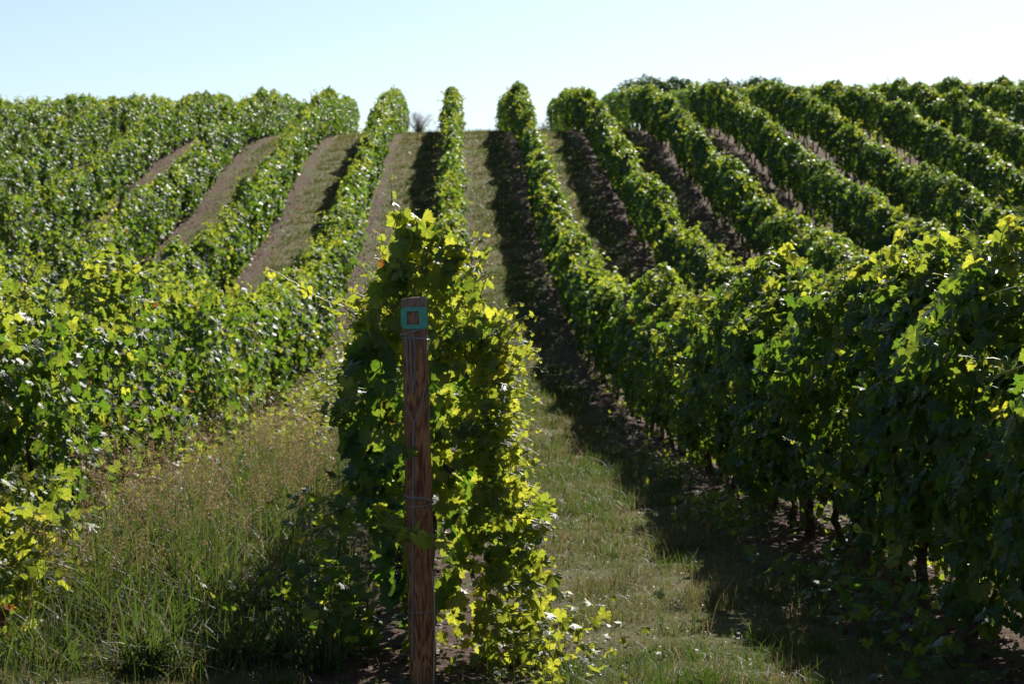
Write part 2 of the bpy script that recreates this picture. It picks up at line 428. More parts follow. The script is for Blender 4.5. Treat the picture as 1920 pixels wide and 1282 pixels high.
def build_row(k):
    X = k * ROWSP; rs = np.random.RandomState(1000 + k)
    root = empty('vine_row', (0, 0, 0))
    lab = LABELS.get(k) or ('%s vine row to the %s of the wooden post, climbing the hill' % (ORD[abs(k)], 'right' if k > 0 else 'left'))
    tag(root, lab, 'vine row', 'vine rows running up the hillside')
    y0 = row_start(X); yend = 113
    acc = Acc(); sd = 300 + k * 11
    a, b = max(y0, 0), 27
    zb1 = .60 if k != -1 else .30
    if k == 0:
        canopy(acc, X, 10.2, 16, 520, .12, 0, sd, rs, zt=1.72, zb=.25, wid=.30)
        canopy(acc, X, 16, 27, 330, .11, 1, sd, rs, zt=1.8, zb=.4, wid=.36)
    elif a < b:
        if k < 0:
            canopy(acc, X, a, 19, 1500, .108, 0, sd, rs, zt=1.82, zb=.02, wid=.46)
            canopy(acc, X, 19, b, 1200, .108, 0, sd, rs, zt=1.82, zb=.10, wid=.44)
        else:
            canopy(acc, X, a, 19, 2000, .115, 0, sd, rs, zt=1.84, zb=.30, wid=.44)
            canopy(acc, X, 19, b, 1500, .112, 0, sd, rs, zt=1.86, zb=.36, wid=.42)
    a2 = max(a, 27)
    if a2 < 52: canopy(acc, X, a2, 52, 1100 if abs(k) < 3 else 1000, .135, 1, sd, rs, zt=1.86, zb=.40 if k >= 0 else .30, wid=.35)
    a3 = max(a, 52); canopy(acc, X, a3, 92, 1050, .158, 2, sd, rs, zt=1.90, zb=.40 if k > 0 else .32, wid=.31)
    canopy(acc, X, 92, yend, 700, .145, 2, sd, rs, zt=1.90, zb=.6, wid=.32)
    # shoots that stick out of the hedge
    y = a
    while y < 96:
        lod = 0 if y < 24 else (1 if y < 50 else 2)
        y += rs.uniform(.10, .40) if y < 24 else rs.uniform(.12, .5)
        if k == 0 and y < 10.2: continue
        up = rs.uniform() < .7
        s = rs.choice([-1, 1])
        if up:
            p = (X + rs.uniform(-.28, .28), y, ground(X, y) + rs.uniform(1.68, 1.85)); d = (rs.normal() * .35, rs.normal() * .35, 1)
            ln = rs.uniform(.12, .42) * (1 if y < 30 else 1.5)
        else:
            p = (X + s * .36, y, ground(X, y) + rs.uniform(.9, 1.75)); d = (s * 1., rs.normal() * .4, rs.uniform(-.2, .5)); ln = rs.uniform(.12, .38)
        P = shoot_path(p, d, ln, max(4, int(ln / (.045 if y < 30 else .032))), rs, .9)
        shoot_leaves(acc, P, (.095, .11, .13)[lod], lod, rs, stem=y < 30, tendrils=(lod == 0 and y < 15 and rs.uniform() < .5))
    if k == 0: end_vine(acc, rs)
    # suckers low down, lit through
    y = a
    while y < 60:
        y += rs.uniform(.2, .7) if k in (1, 2) else rs.uniform(.5, 1.8)
        if k == 0 and y < 12: continue
        lod = 0 if y < 24 else (1 if y < 50 else 2)
        m = rs.randint(6, 22); pos = np.stack([X + rs.normal(size=m) * .16, y + rs.normal(size=m) * .14, rs.uniform(.04, .55, m)], 1); pos[:, 2] += ground(pos[:, 0], pos[:, 1])
        leaves(acc, pos, rs.normal(size=(m, 3)) * .6 + [0, 0, .7], (.075, .09, .11)[lod] * rs.uniform(.6, 1.1, m), leaf_tint(m, rs, .3), lod, rs)
    acc.build('foliage', [M_LEAF, M_STEM], root, smooth=False)
    # trunks
    y = y0 + .25; cnt = 0
    vis = 100
    while y < vis and cnt < 96:
        if not (k == 0 and 13 < y < 34):
            o = link('trunk', TRUNKS[rs.randint(len(TRUNKS))], root)
            xx = X + rs.normal() * .03; o.location = (xx, y, float(ground(xx, y))); o.rotation_euler = (rs.normal() * .07, rs.normal() * .06, rs.choice([0, math.pi]) + rs.normal() * .15)
            q = rs.uniform(.85, 1.2); o.scale = (q, q, rs.uniform(.92, 1.05)); cnt += 1
        y += rs.uniform(.75, 1.15) * (1 if y < 60 else 1.15)
    # wires
    for zw in (.92, 1.45):
        ya = np.arange(y0, 96, 1.5); P = np.stack([np.full_like(ya, X), ya, ground(X, ya) + zw], 1)
        V, T = tube(P, .0018, 3, False); me = mesh_np('wire', V, T, M_WIRE); link('wire', me, root)
    ROWS[k] = root
    return root

def end_vine(acc, rs):
    """the big vine that climbs behind the end post of the middle row"""
    # cross-section half widths measured from the photo, per height
    zk = [0.02, .25, .5, .75, 1.0, 1.25, 1.48, 1.7, 1.85, 1.95, 2.05]
    lk = [.02, .12, .24, .30, .33, .35, .35, .27, .20, .14, .04]
    rk = [.64, .60, .54, .48, .38, .37, .35, .28, .21, .13, .02]
    n = 2250
    z = rs.uniform(.03, 2.04, n); s = rs.uniform(-1, 1, n)
    s = np.sign(s) * np.abs(s) ** .6
    nzl = Noise(77, 7, 3, 4)
    hw = np.where(s < 0, np.interp(z, zk, lk), np.interp(z, zk, rk)) * (1 + .24 * nzl(z * 1.3, s * 1.5, 0))
    y = 8.95 + rs.uniform(0, 1, n) ** 1.2 * np.where(s > 0, .45, np.where(z > 1.4, .6, 1.1))
    u = s * hw * (1 - .1 * (y - 9))
    # no leaves where the post stands
    keep = (np.abs(u - .02) > .0) & (y > 9.0 + .05 * nzl(u * 3, z * 2, 1)) & (rs.uniform(0, 1, n) < np.clip(np.where(s > 0, .55, np.where(z > 1.4, .35, .85)) + .6 * nzl(u * 1.5, z * 1.5, y), .10, 1))
    low_left = (z < .35) & (u < -.1); keep &= ~(low_left & (rs.uniform(0, 1, n) < .6))
    z, u, y, s = z[keep], u[keep], y[keep], s[keep]; n = len(z)
    nr = np.stack([s * .8, np.full(n, -.55), np.full(n, .45)], 1) + rs.normal(size=(n, 3)) * .45
    free = rs.uniform(0, 1, n) < np.where(s > .1, .8, .25) + np.where(z > 1.4, .6, 0)
    nr = np.where(free[:, None], rs.normal(size=(n, 3)) * .8 + [-.1, -1.0, .1], nr)
    leaves(acc, np.stack([u, y, z + ground(u, y)], 1), nr, .132 * rs.uniform(.5, 1.2, n) * np.interp(z, [0, .5, 2], [.72, .9, .9]) * np.where(s > .3, .85, 1.05),
           leaf_tint(n, rs, np.where(s > .2, rs.uniform(0, .8, n), np.where(z > 1.45, rs.uniform(0, .7, n), 0))), 0, rs)  # right flank's sunlight painted in as extra yellow; top yellower too
    # leafy crown shoots
    for i in range(80):
        a = rs.uniform(-1, 1); zz = rs.uniform(1.30, 1.78); p = (a * (.34 - .22 * (zz - 1.35) / .45) + .02, 8.98 + rs.uniform(0, .6), zz); ln = rs.uniform(.14, .36)
        P = shoot_path(p, (a * .5, -.1, 1), ln, int(ln / .04), rs, .7); shoot_leaves(acc, P, .105, 0, rs, .5, tendrils=rs.uniform() < .4)
    for i in range(110):                                         # right flank shoots, extra yellow painted in for the sunlit side
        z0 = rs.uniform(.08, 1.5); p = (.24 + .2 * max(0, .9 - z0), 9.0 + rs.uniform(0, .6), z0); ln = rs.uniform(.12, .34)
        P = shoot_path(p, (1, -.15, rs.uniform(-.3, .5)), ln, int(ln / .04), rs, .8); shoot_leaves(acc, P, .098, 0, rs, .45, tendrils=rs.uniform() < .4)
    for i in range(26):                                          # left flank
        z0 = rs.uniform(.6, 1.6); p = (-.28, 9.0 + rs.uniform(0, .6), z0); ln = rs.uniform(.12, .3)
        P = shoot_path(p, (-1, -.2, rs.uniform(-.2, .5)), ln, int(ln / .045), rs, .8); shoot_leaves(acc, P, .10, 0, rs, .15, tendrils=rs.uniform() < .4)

for k in range(-9, 11):
    if k == 10: break
    build_row(k)

# hand-placed shoots that the photo shows clearly; each is a part of its row
def hand_shoot(row, pix, Y, size, young_lit=.5, seed=0, dy=0.):
    rs = np.random.RandomState(900 + seed)
    K = np.array([at(x, y, Y + dy * i) for i, (x, y) in enumerate(pix)])
    tt = np.linspace(0, len(K) - 1, max(6, int(np.linalg.norm(np.diff(K, axis=0), axis=1).sum() / .034)))
    P = np.stack([np.interp(tt, np.arange(len(K)), K[:, i]) for i in range(3)], 1) + rs.normal(size=(len(tt), 3)) * .003
    acc = Acc(); shoot_leaves(acc, P, size, 0, rs, young_lit, tendrils=True, dens=.85)
    acc.build('shoot', [M_LEAF, M_STEM], ROWS[row])
hand_shoot(0, [(752, 490), (748, 430), (738, 385), (733, 335)], 9.0, .13, .45, 1)
hand_shoot(0, [(690, 600), (640, 575), (590, 556), (545, 525), (505, 503)], 9.0, .13, .6, 2)
hand_shoot(0, [(900, 700), (935, 665), (965, 620), (985, 595)], 9.1, .125, .9, 3)
hand_shoot(0, [(905, 740), (950, 700), (985, 668), (1008, 655)], 9.1, .11, .8, 4)
hand_shoot(0, [(700, 965), (735, 985), (775, 995), (815, 1000), (838, 1015)], 8.75, .15, .8, 5, -.15)
hand_shoot(0, [(700, 820), (725, 835), (750, 835), (775, 850)], 8.55, .16, .1, 6)
hand_shoot(0, [(930, 900), (970, 885), (1000, 870), (1018, 872)], 9.2, .07, .8, 7)
hand_shoot(0, [(940, 1090), (990, 1120), (1030, 1160), (1060, 1215)], 9.1, .10, .7, 8)
hand_shoot(1, [(1600, 925), (1560, 890), (1520, 850), (1470, 818)], 11.0, .085, .9, 9)
hand_shoot(1, [(1320, 800), (1295, 750), (1280, 715), (1262, 685)], 18.2, .09, .6, 10)
hand_shoot(1, [(1920, 700), (1880, 672), (1840, 675), (1805, 665)], 8.2, .12, .95, 11)
hand_shoot(1, [(1500, 520), (1495, 490), (1480, 460), (1488, 445)], 13.5, .15, .75, 12)
hand_shoot(1, [(1690, 500), (1680, 470), (1690, 440), (1705, 425)], 10.5, .14, .75, 13)
hand_shoot(1, [(1880, 480), (1885, 440), (1900, 415), (1912, 400)], 8.9, .14, .6, 14)
hand_shoot(1, [(1700, 1020), (1660, 1010), (1620, 995), (1590, 985)], 9.7, .10, .8, 15)
hand_shoot(-1, [(30, 1100), (60, 1060), (85, 1020), (105, 985)], 10.6, .14, .85, 16)
hand_shoot(-1, [(10, 640), (0, 600), (20, 560), (40, 530)], 11.3, .12, .6, 17)

# ------------------------------------------------------------------ the near wooden post
def post_material():
    m, t, o = new_mat('post_wood')
    tc = N(t, 'TexCoord'); mp = N(t, 'Mapping'); mp.inputs['Scale'].default_value = (1, 1, .09); t.links.new(tc.outputs['Object'], mp.inputs[0])
    mp2 = N(t, 'Mapping'); mp2.inputs['Scale'].default_value = (1, 1, .22); t.links.new(tc.outputs['Object'], mp2.inputs[0])
    big = noise(t, mp2.outputs[0], 9, 2, .5, .3)
    rings = mth(t, 'SINE', mth(t, 'MULTIPLY', big, 75))
    fib = noise(t, mp.outputs[0], 160, 4, .7)
    f = mth(t, 'ADD', mth(t, 'MULTIPLY', rings, .10), fib)
    c = ramp(t, f, [(.32, (.06, .02, .008)), (.5, (.27, .11, .045)), (.70, (.42, .20, .09))])
    blot = noise(t, tc.outputs['Object'], 7, 4)
    c = mixc(t, mth(t, 'MULTIPLY', mth(t, 'SUBTRACT', blot, .42, clamp=True), 2.5, clamp=True), c, (.14, .06, .032))
    s = N(t, 'SeparateXYZ'); t.links.new(tc.outputs['Object'], s.inputs[0])
    grey = N(t, 'MapRange'); t.links.new(mth(t, 'ADD', s.outputs[2], mth(t, 'MULTIPLY', blot, .25)), grey.inputs[0])
    grey.inputs[1].default_value = 1.55; grey.inputs[2].default_value = 1.85
    c = mixc(t, mth(t, 'MULTIPLY', grey.outputs[0], .8), c, (.17, .125, .105))
    p = N(t, 'BsdfPrincipled'); p.inputs['Roughness'].default_value = .75; p.inputs['Specular IOR Level'].default_value = .3
    t.links.new(c, p.inputs['Base Color'])
    b = N(t, 'Bump'); b.inputs['Strength'].default_value = .7; b.inputs['Distance'].default_value = .004; t.links.new(f, b.inputs['Height'])
    t.links.new(b.outputs[0], p.inputs['Normal']); t.links.new(p.outputs[0], o.inputs[0]); return m
M_POST = post_material()
PB = at(793, 1276, 8.70); PT = at(777, 558, 8.78); PB[2] = 0
POST = empty('wooden_post', (PB[0], PB[1], float(ground(PB[0], PB[1]))))
POST.rotation_euler = (0, math.atan2(PT[0] - PB[0], 1.7), 0)
tag(POST, 'round brown wooden post with a green plate near its top, nearest the viewer', 'post')
H = float(PT[2]) - POST.location.z; PR = .0585
def build_post():
    nz, ns = 60, 40
    rs = np.random.RandomState(5); nn = Noise(12, 6, 2, 1.)
    V = []; zs = np.concatenate([[-.25], np.linspace(0, H - .006, nz - 2), [H]])
    for i, z in enumerate(zs):
        for j in range(ns):
            a = 2 * math.pi * j / ns
            r = PR * (1 + .025 * float(nn(np.float64(math.cos(a) * 1.5 + z * .8), np.float64(math.sin(a) * 1.5)))) + .002 * math.sin(z * 3)
            da = (a - (-math.pi / 2 + .12 + .05 * math.sin(z * 4)) + math.pi) % (2 * math.pi) - math.pi
            if abs(da) < .09 and .1 < z < 1.35: r -= .012 * (1 - abs(da) / .09 * .4)
            if i == len(zs) - 1: r -= .005
            V.append((r * math.cos(a), r * math.sin(a), z + (.004 * math.cos(a) if i == len(zs) - 1 else 0)))
    T = []
    for i in range(len(zs) - 1):
        for j in range(ns):
            q = (j + 1) % ns; T += [(i * ns + j, i * ns + q, (i + 1) * ns + q), (i * ns + j, (i + 1) * ns + q, (i + 1) * ns + j)]
    V.append((0, 0, H + .002)); c = len(V) - 1; b = (len(zs) - 1) * ns
    T += [(b + j, b + (j + 1) % ns, c) for j in range(ns)]
    link('shaft', mesh_np('shaft', np.array(V), np.array(T), M_POST, smooth=False), POST)
build_post()

def plate_material():
    m, t, o = new_mat('green_plate')
    g = N(t, 'TexCoord'); f = noise(t, g.outputs['Object'], 45, 5, .7); f2 = noise(t, g.outputs['Object'], 14, 3)
    c = mixc(t, mth(t, 'MULTIPLY', f2, .6), (.010, .27, .20), (.025, .17, .135))
    c = mixc(t, mth(t, 'GREATER_THAN', f, .66), c, (.45, .50, .45))
    p = N(t, 'BsdfPrincipled'); p.inputs['Roughness'].default_value = .38; t.links.new(c, p.inputs['Base Color']); t.links.new(p.outputs[0], o.inputs[0]); return m
def build_plate():
    import bmesh
    W, Hh, rr = .115, .096, .021; hx, hz = .026, .028; cx = -.006
    zc = CAMZ + (600 - 596) / F * 8.72 - POST.location.z
    out = []
    for (sx, sz, a0) in ((1, 1, 0), (-1, 1, 90), (-1, -1, 180), (1, -1, 270)):
        for i in range(5):
            a = R(a0 + i * 22.5); out.append((sx * (W / 2 - rr) + rr * math.cos(a), sz * (Hh / 2 - rr) + rr * math.sin(a)))
    # hole: rectangle with a small torn notch
    ho = []
    M_ = [(hx, hz + .004), (hx + .006, hz + .007), (hx + .002, hz), (-hx, hz), (-hx, -hz), (hx - .002, -hz), (hx, -.01)]
    bm = bmesh.new(); th = .004
    def yfront(x): return -(PR + .004) - .0
    vo = [bm.verts.new((x, yfront(x), z + zc)) for x, z in out]
    vi = [bm.verts.new((x + cx, yfront(x), z + zc)) for x, z in [(hx, hz), (-hx, hz), (-hx, -hz), (hx, -hz)]]
    n = len(vo)
    # bridge ring between 20-gon and 4-gon
    def corner(i): return i // 5
    for i in range(n):
        j = (i + 1) % n
        if corner(i) == corner(j): bm.faces.new((vo[i], vo[j], vi[corner(i)]))
        else: bm.faces.new((vo[i], vo[j], vi[corner(j)], vi[corner(i)]))
    r = bmesh.ops.extrude_face_region(bm, geom=list(bm.faces))
    for v in [e for e in r['geom'] if isinstance(e, bmesh.types.BMVert)]: v.co.y += th
    # raised rim round the edge and the opening
    bmesh.ops.recalc_face_normals(bm, faces=bm.faces)
    me = bpy.data.meshes.new('label_plate'); bm.to_mesh(me); bm.free(); me.materials.append(plate_material())
    o = link('label_plate', me, POST)
    bv = o.modifiers.new('bevel', 'BEVEL'); bv.width = .0015; bv.segments = 2; bv.limit_method = 'ANGLE'
    sm = simple_mat('screw_steel', (.35, .34, .33), .4, .9)
    for sx in (-1, 1):
        a = Acc(); x = sx * .046
        a.add(*tube([(x, -(PR + .0035), zc), (x, -(PR + .0075), zc)], .0045, 8)); 
        link('screw', mesh_np('screw', np.vstack(a.V), np.vstack(a.T), sm), o)
build_plate()

def wire_ring(z, tilt, seed, turns=2.3):
    rs = np.random.RandomState(seed); a = np.linspace(0, turns * 2 * math.pi, int(turns * 28)) + seed
    nn = Noise(seed, 5, 1, 1.3)
    P = np.stack([np.cos(a) * (PR + .004 + .003 * nn(a)), np.sin(a) * (PR + .004 + .003 * nn(a * 1.3)), z + tilt * np.cos(a - .4) + .008 * nn(a * .7)], 1)
    V, T = tube(P, .0017, 5, False); link('wire_wrap', mesh_np('wire_wrap', V, T, M_WIRE), POST)
wire_ring(1.535, .012, 3); wire_ring(1.50, -.01, 4, 1.6); wire_ring(.80, -.014, 6, 3.2); wire_ring(.77, .01, 7, 1.3); wire_ring(.32, .006, 9, 1.1)
def local(px, py, Y=8.70):
    p = at(px, py, Y); q = p - np.array(POST.location); a = -POST.rotation_euler.y
    return np.array([q[0] * math.cos(a) + q[2] * math.sin(a), -(PR + .008), -q[0] * math.sin(a) + q[2] * math.cos(a)])
def twisted(pix, r=.0021, amp=.0025, pitch=.022, name='cable'):
    K = np.array([local(*p) for p in pix]); seg = np.r_[0, np.cumsum(np.linalg.norm(np.diff(K, axis=0), axis=1))]
    s = np.arange(0, seg[-1], pitch / 6); B = np.stack([np.interp(s, seg, K[:, i]) for i in range(3)], 1)
    # follow the round surface
    B[:, 1] = -np.sqrt(np.maximum((PR + .006) ** 2 - np.clip(np.abs(B[:, 0]), 0, PR) ** 2, .0001)) - .002
    acc = Acc()
    for ph in (0, math.pi):
        a = s / pitch * 2 * math.pi + ph; P = B + np.stack([np.cos(a) * amp, np.sin(a) * amp, 0 * a], 1); acc.add(*tube(P, r, 4, False))
    link(name, mesh_np(name, np.vstack(acc.V), np.vstack(acc.T), M_WIRE, smooth=True), POST)
twisted([(776, 790), (775, 900), (775, 1000), (774, 1130), (774, 1235)])
twisted([(757, 745), (766, 770), (776, 790)], .0014, .0012); twisted([(797, 725), (789, 765), (776, 790)], .0014, .0012)
# loops of loose wire hanging from the upper wrap
for i, px in enumerate((765, 772, 779)):
    twisted([(px - 3, 628), (px, 660), (px - 1, 700), (px + (4 if i == 1 else -4), 745 - 9 * i)], .0014, .0040, .024, 'loose_wire')
P = np.array([[.045, -.045, -.02], [.056, -.05, .2], [.058, -.045, .36], [.05, -.035, .5]])
V, T = tube(P, .003, 5); link('rope', mesh_np('rope', V, T, simple_mat('pale_rope', (.4, .33, .24), .8)), POST)

# ------------------------------------------------------------------ stakes inside the rows
def stake(k, Y, mat, label, h=1.95, r=.04):
    X = k * ROWSP + .02; rs = np.random.RandomState(int(Y * 10) + k)
    z0 = float(ground(X, Y)); root = None
    n = 9; z = np.linspace(-.1, h, n); P = np.stack([rs.normal(size=n) * .002, rs.normal(size=n) * .002, z], 1)
    rr = np.full(n, r) * rs.uniform(.94, 1.05, n); rr[-1] *= .8
    V, T = tube(P, rr, 10); o = link('trellis_post', mesh_np('trellis_post', V, T, mat)); o.location = (X, Y, z0); o.rotation_euler = (rs.normal() * .02, rs.normal() * .03, 0)
    tag(o, label, 'post', 'trellis posts inside the vine rows')
    return o

# ------------------------------------------------------------------ grass and weeds
def blades(acc, x, y, h, wdt, tint, rs, lean=.5, seg=2, mi=0):
    n = len(x)
    z = ground(x, y) - .01
    a = rs.uniform(0, 2 * math.pi, n); dirv = np.stack([np.cos(a), np.sin(a), np.zeros(n)], 1); fa = rs.uniform(0, 2 * math.pi, n)
    sidev = np.stack([np.cos(fa), np.sin(fa), np.zeros(n)], 1)
    ln = np.abs(rs.normal(size=n)) * lean
    base = np.stack([x, y, z], 1); Vs = []
    for i in range(seg + 1):
        f = i / seg
        c = base + dirv * (ln * h * f ** 1.8)[:, None] + np.array([0, 0, 1.]) * (h * f * (1 - .35 * ln * f))[:, None]
        if i < seg:
            wv = wdt * (1 - .55 * f); Vs += [c - sidev * wv[:, None] / 2, c + sidev * wv[:, None] / 2]
        else: Vs += [c]
    V = np.stack(Vs, 1); k = V.shape[1]; T = []
    for i in range(seg - 1): b = 2 * i; T += [(b, b + 1, b + 3), (b, b + 3, b + 2)]
    b = 2 * (seg - 1); T += [(b, b + 1, b + 2)]
    acc.add(V.reshape(-1, 3), (np.arange(n)[:, None, None] * k + np.array(T)[None]).reshape(-1, 3), np.repeat(tint, k, 0), None, mi)
    return V

def rowdist(x): return np.abs((x / ROWSP + .5) % 1 - .5) * ROWSP
gpn = Noise(21, 8, 2, 2.2); gpn2 = Noise(22, 8, 2, 7.)
def grass_tint(n, x, y, rs):
    t = np.zeros((n, 3)); t[:, 0] = rs.uniform(0, 1, n)
    dry = np.clip(.40 - .45 * gpn(x, y) + .2 * gpn2(x, y), .05, .9)
    t[:, 1] = np.where(rs.uniform(0, 1, n) < dry, rs.uniform(.6, 1, n), rs.uniform(0, .25, n))
    t[:, 2] = np.where(rs.uniform(0, 1, n) < .06, rs.uniform(.3, .9, n), 0)
    return t

def lane_grass():
    rs = np.random.RandomState(31); acc = Acc()
    for (ya, yb, per, h0, w0, xr) in ((6.5, 13, 4200, .050, .0045, (-3.4, 4.6)), (13, 20, 2400, .055, .006, (-3.6, 5.2)), (20, 32, 1500, .065, .010, (-5, 5.5)), (32, 55, 650, .065, .017, (-17, 17)), (55, 97, 300, .075, .028, (-28, 30))):
        A = (yb - ya) * (xr[1] - xr[0]); n = int(per * A)
        x = rs.uniform(*xr, n); y = rs.uniform(ya, yb, n); d = rowdist(x)
        pr = np.clip((d - .45) / .35, 0.10, 1) * np.clip(.62 + .45 * gpn(x, y) + .35 * gpn2(x, y), .12, 1)
        kp = rs.uniform(0, 1, n) < pr; kp &= np.abs(x) < .30 * y + 3
        x, y = x[kp], y[kp]; n = len(x)
        h = h0 * rs.lognormal(0, .5, n) * (1 + .5 * np.clip(gpn2(x, y), -.8, 1))
        blades(acc, x, y, h, w0 * rs.uniform(.6, 1.3, n), grass_tint(n, x, y, rs), rs, .9)
    # taller tufts
    for i in range(420):
        cx, cy = rs.uniform(-3, 3), 7.5 + 28 * rs.uniform() ** 1.4
        if rowdist(cx) < .35: continue
        m = rs.randint(25, 70); x = cx + rs.normal(size=m) * .045; y = cy + rs.normal(size=m) * .045
        t = grass_tint(m, x, y, rs); t[:, 1] *= .35
        blades(acc, x, y, rs.uniform(.06, .17, m), .006 * rs.uniform(.6, 1.3, m), t, rs, .7, 3)
    o = acc.build('grass', [M_GRASS]); tag(o, 'short patchy grass, green and straw, covering the lanes between the rows', 'grass', kind='stuff')
lane_grass()

def weed_patch():
    """tall seeding grass left of the post"""
    rs = np.random.RandomState(41); acc = Acc(); ac2 = Acc()
    ncl = 130; n = 2000; cx = rs.uniform(-2.55, -.45, ncl); cy = rs.uniform(9.8, 19, ncl); ci = rs.randint(ncl, size=n); ch = rs.uniform(.7, 1.15, ncl)
    x = cx[ci] + rs.normal(size=n) * .06; y = cy[ci] + rs.normal(size=n) * .08
    kp = (x > -.26 * y * .86 - .1); dd = rowdist(x)
    pn = gpn(x * 1.2, y * .8); kp &= rs.uniform(0, 1, n) < np.clip(.75 + .4 * pn, .2, 1) * np.clip((x + 2.1 - .015 * (y - 10)) / .35, 0, 1)
    kp &= ~((x > -.75) & (y > 12.5)); x, y, ci = x[kp], y[kp], ci[kp]; n = len(x)
    hmax = np.interp(x, [-2.6, -2.1, -1.3, -.7, -.4], [.55, .80, .98, .72, .45]) * rs.uniform(.7, 1.1, n) * ch[ci] * np.interp(y, [9.6, 11, 19], [.6, 1, .95])
    t = np.zeros((n, 3)); t[:, 0] = rs.uniform(0, 1, n); t[:, 1] = np.where(rs.uniform(0, 1, n) < .35, rs.uniform(.4, 1, n), .1)
    V = blades(acc, x, y, hmax, np.full(n, .0038), t, rs, .32, 5)
    tips = V[:, -1]; pre = V[:, -3]
    # panicles
    for i in range(n):
        if hmax[i] < .45 or rs.uniform() < .12: continue
        p, q = tips[i], pre[i]; ax = p - q; ln = rs.uniform(.16, .32); ax = norm(ax + [0, 0, .02]); m = rs.randint(26, 46)
        f = rs.uniform(0, 1, m); cen = p - ax * ln * .5 + ax * (f * ln)[:, None]
        sd = norm(rs.normal(size=(m, 3)) + [0, 0, .5]) ; sp = (.045 * (1 - f) + .008)[:, None] * rs.uniform(.3, 1, (m, 1))
        a = cen + sd * sp; l = rs.uniform(.007, .015, m)[:, None]; dv = norm(sd + [0, 0, .6]); wv = norm(np.cross(dv, rs.normal(size=(m, 3)))) * .0036
        VV = np.stack([a - wv, a + wv, a + dv * l], 1).reshape(-1, 3)
        ti = np.zeros((m, 3)); ti[:, 0] = rs.uniform(0, 1, m); ti[:, 1] = rs.uniform(.4, 1, m); ti[:, 2] = rs.uniform(.1, .8)
        acc.add(VV, np.arange(3 * m).reshape(-1, 3), np.repeat(ti, 3, 0), None, 0)
        # side branchlets of the panicle
        e = cen[::2] ; g = a[::2]; ww = np.array([.0007, 0, 0]); k = len(e)
        VV = np.stack([e - ww, e + ww, g], 1).reshape(-1, 3); acc.add(VV, np.arange(3 * k).reshape(-1, 3), (.5, .8, .4), None, 0)
    # long arching leaves
    n = 26000; ncl = 520; cx = rs.uniform(-2.6, -.40, ncl); cy = 9.0 + 10 * rs.uniform(0, 1, ncl) ** 1.25; ci = rs.randint(ncl, size=n)
    x = cx[ci] + rs.normal(size=n) * .05; y = cy[ci] + rs.normal(size=n) * .06
    kp = rs.uniform(0, 1, n) < np.clip(.7 + .4 * gpn(x, y * .7), .15, 1) * np.clip((x + 2.15) / .4, 0, 1); kp &= ~((x > -.8) & (y > 13))
    kp &= ~((y < 10.0) & (x < -1.3) & (rs.uniform(0, 1, n) < .7))
    x, y = x[kp], y[kp]; n = len(x); h = rs.uniform(.18, .75, n) * np.interp(y, [9, 10.5, 12], [.5, .85, 1.])* np.interp(x, [-2.6, -1.6, -.4], [.8, 1, .7])
    t = np.zeros((n, 3)); t[:, 0] = rs.uniform(0, 1, n); t[:, 1] = np.where(rs.uniform(0, 1, n) < .16, rs.uniform(.5, 1, n), rs.uniform(0, .35, n))
    blades(acc, x, y, h, .0125 * rs.uniform(.5, 1.3, n), t, rs, 1.0, 5)
    o = acc.build('tall_grass', [M_GRASS]); tag(o, 'tall tangled grass with pinkish seed heads left of the wooden post', 'tall grass', kind='stuff')
weed_patch()

